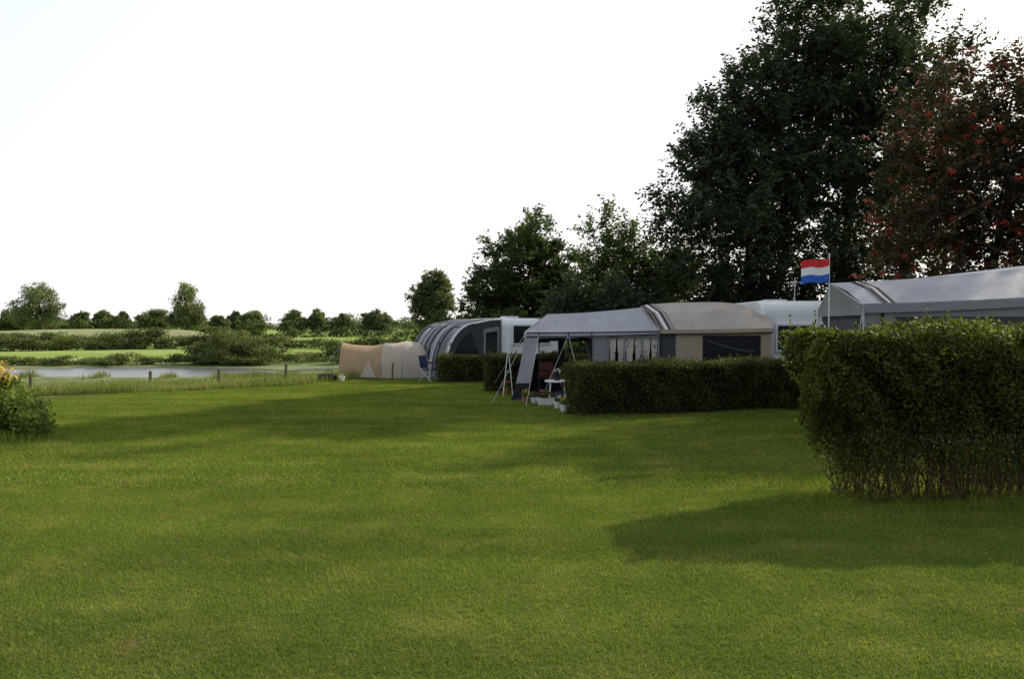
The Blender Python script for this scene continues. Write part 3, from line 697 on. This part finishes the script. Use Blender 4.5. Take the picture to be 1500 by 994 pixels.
# fence
e=empty('wire_fence'); r=B()
posts=[(-19.5,20.8),(-17.2,22.0),(-14.7,23.4),(-11.8,25.0),(-10.1,26.4),(-8.26,28.0),(-6.2,29.8),(-4.0,31.6)]
for i,(x,y) in enumerate(posts):
    g=gz1(x,y); r.tube([(x,y,g-.2),(x+.02,y,g+.62+(.12 if i==5 else 0))],[.055,.05],M_wood,n=7)
r.build('posts',e); r=B()
for (x,y),(x2,y2) in zip(posts,posts[1:]):
    for h in (.28,.52): r.tube(sag((x,y,gz1(x,y)+h),(x2,y2,gz1(x2,y2)+h),5,.02),.003,M_metal,n=4,cap=False)
r.build('wires',e)
e=empty('marker_post'); r=B(); r.tube([(-3.78,24.2,0),(-3.76,24.2,.52)],.03,M_wood,n=7); r.lathe((-3.76,24.2,.52),[(.03,0),(.03,.02),(0,.03)],M_wood,7); r.build('post',e)

# black bag + white bucket by the tent
e=empty('holdall_bag'); r=B()
r.grid([[(-6.05+.55*s,24.0+.13*math.cos(a)*(1-.3*abs(2*s-1)**3),.12+.12*math.sin(a)*(1-.35*abs(2*s-1)**3)) for a in np.linspace(0,2*math.pi,13)] for s in np.linspace(0,1,9)],M_blackm)
r.tube([(-5.85,24,.22),(-5.8,24,.33),(-5.65,24,.33),(-5.6,24,.22)],.012,M_blackm); r.build('bag_body',e,True)
e=empty('bucket'); r=B(); r.lathe((-5.3,23.9,0),[(0,.01),(.07,.01),(.095,.16),(.10,.16),(.09,.155),(.065,.02)],M_wtrim,16); r.tube([(-5.39,23.9,.15),(-5.35,23.88,.21),(-5.25,23.88,.21),(-5.21,23.9,.15)],.006,M_metal); r.build('pail',e)

# flower pots
def pot(x,y,s,matp,flower,seed,z=0.0,trough=False):
    e=empty('flower_pot' if not trough else 'planter_box'); r=B()
    if trough:
        r.grid([[(x+dx*(1+zz*.4),y+dy*(1+zz*.4),z+zz*s) for dx,dy in ((-.15,-.08),(.15,-.08),(.15,.08),(-.15,.08),(-.15,-.08))] for zz in (0.02,.9,1.0)],matp)
    else: r.lathe((x,y,z),[(0,.005),(s*.6,.005),(s*.85,s*1.3),(s*.95,s*1.3),(s*.95,s*1.5),(s*.8,s*1.48)],matp,16)
    r.build('pot',e)
    top=z+(s if trough else s*1.5); wx=.15 if trough else s*.8
    mass('plant',[(x,y,top+s*.5,wx*1.1,s*.9,s*.8)],420,.05,M_bush,seed,ground=False,parent=e)
    rg=np.random.default_rng(seed+1); P=np.stack([rg.normal(x,wx*.5,32),rg.normal(y-.03,s*.4,32),rg.normal(top+s*.9,s*.25,32)],-1)
    link('blooms',quads_mesh('blooms',leaf_quads(P,.035,w=.9,rng=rg),flower),e)
pot(.72,16.6,.15,M_wtrim,M_pink,61,trough=True); pot(.95,15.9,.10,M_wtrim,M_fwhite,62); pot(1.04,15.3,.10,M_wtrim,M_yellow,63); pot(.30,17.0,.10,M_terr,M_yellow,64); pot(.48,17.0,.09,M_wtrim,M_pink,65)
pot(-.15,19.3,.12,M_terr,M_pink,68)
e=empty('garden_table'); r=B(); tx,ty=.98,16.7
r.tube([(tx,ty,.5),(tx,ty,.53)],.27,M_wtrim,n=20)
for a in (0.7,2.3,3.9,5.5): r.tube([(tx+.2*math.cos(a),ty+.2*math.sin(a),.5),(tx+.26*math.cos(a),ty+.26*math.sin(a),0)],.018,M_wtrim)
r.build('top_and_legs',e)
pot(.98,16.65,.09,M_blackm,M_fwhite,66,z=.53)
e=empty('garden_chair',(.95,19.2,0),math.radians(35)); r=B()
for sx in (-.24,.24):
    for sy in (-.22,.22): r.tube([(sx,sy,0),(sx,sy,.42 if sy<0 else .95)],.015,M_blackm)
    r.tube([(sx,-.22,.62),(sx,.22,.62)],.014,M_blackm); r.tube([(sx,-.22,.42),(sx,-.22,.62)],.014,M_blackm)
r.build('frame',e); r=B(); r.box((-.22,-.22,.40),(.22,.22,.47),M_orange); r.box((-.22,.14,.48),(.22,.20,.80),M_orange); r.build('cushion',e)

# ------------------------------------------------------------------ light, world, camera
EL,AZ=math.radians(31),math.radians(50)
w=bpy.data.worlds.new('World'); scene.world=w; w.use_nodes=True; nt=w.node_tree; nt.nodes.clear()
out=nt.nodes.new('ShaderNodeOutputWorld'); bg=nt.nodes.new('ShaderNodeBackground'); sk=nt.nodes.new('ShaderNodeTexSky')
sk.sky_type='NISHITA'; sk.sun_disc=False; sk.sun_elevation=EL; sk.sun_rotation=AZ; sk.air_density=1.0; sk.dust_density=4.0; sk.ozone_density=1.0
# bright thin haze: strongest towards the sun side, thinner behind
tc=nt.nodes.new('ShaderNodeTexCoord'); dp=nt.nodes.new('ShaderNodeVectorMath'); dp.operation='DOT_PRODUCT'
dp.inputs[1].default_value=(math.sin(math.radians(15))*.92,math.cos(math.radians(15))*.92,-.30)
nt.links.new(tc.outputs['Generated'],dp.inputs[0])
mr=nt.nodes.new('ShaderNodeMapRange'); mr.inputs['From Min'].default_value=-.3; mr.inputs['From Max'].default_value=.62; nt.links.new(dp.outputs['Value'],mr.inputs['Value'])
hz=ramp(nt,mr.outputs[0],[(0,(.54,.59,.67)),(.72,(.80,.85,.92)),(.9,(.93,.96,.99)),(1,(1,1,1))])
hz=mix(nt,1.0,hz,(9.2,9.2,9.2),'MULTIPLY')
c=mix(nt,.75,sk.outputs[0],hz)
nt.links.new(c,bg.inputs[0]); bg.inputs[1].default_value=.14; nt.links.new(bg.outputs[0],out.inputs[0])
L=bpy.data.lights.new('sun','SUN'); L.energy=5.0; L.angle=math.radians(1.0); L.color=(1,.92,.75)
o=bpy.data.objects.new('sun',L); COL.objects.link(o)
sd=Vector((math.sin(AZ)*math.cos(EL),math.cos(AZ)*math.cos(EL),math.sin(EL))); o.rotation_euler=sd.to_track_quat('Z','Y').to_euler(); o.location=sd*50
cam=bpy.data.cameras.new('camera'); cam.lens=27; cam.sensor_width=36; cam.clip_end=6000; cam.clip_start=.05
o=bpy.data.objects.new('camera',cam); COL.objects.link(o); o.location=(0,0,1.7); o.rotation_euler=(math.radians(90-.97),0,0)
scene.camera=o
scene.view_settings.view_transform='Standard'; scene.view_settings.look='None'; scene.view_settings.exposure=0
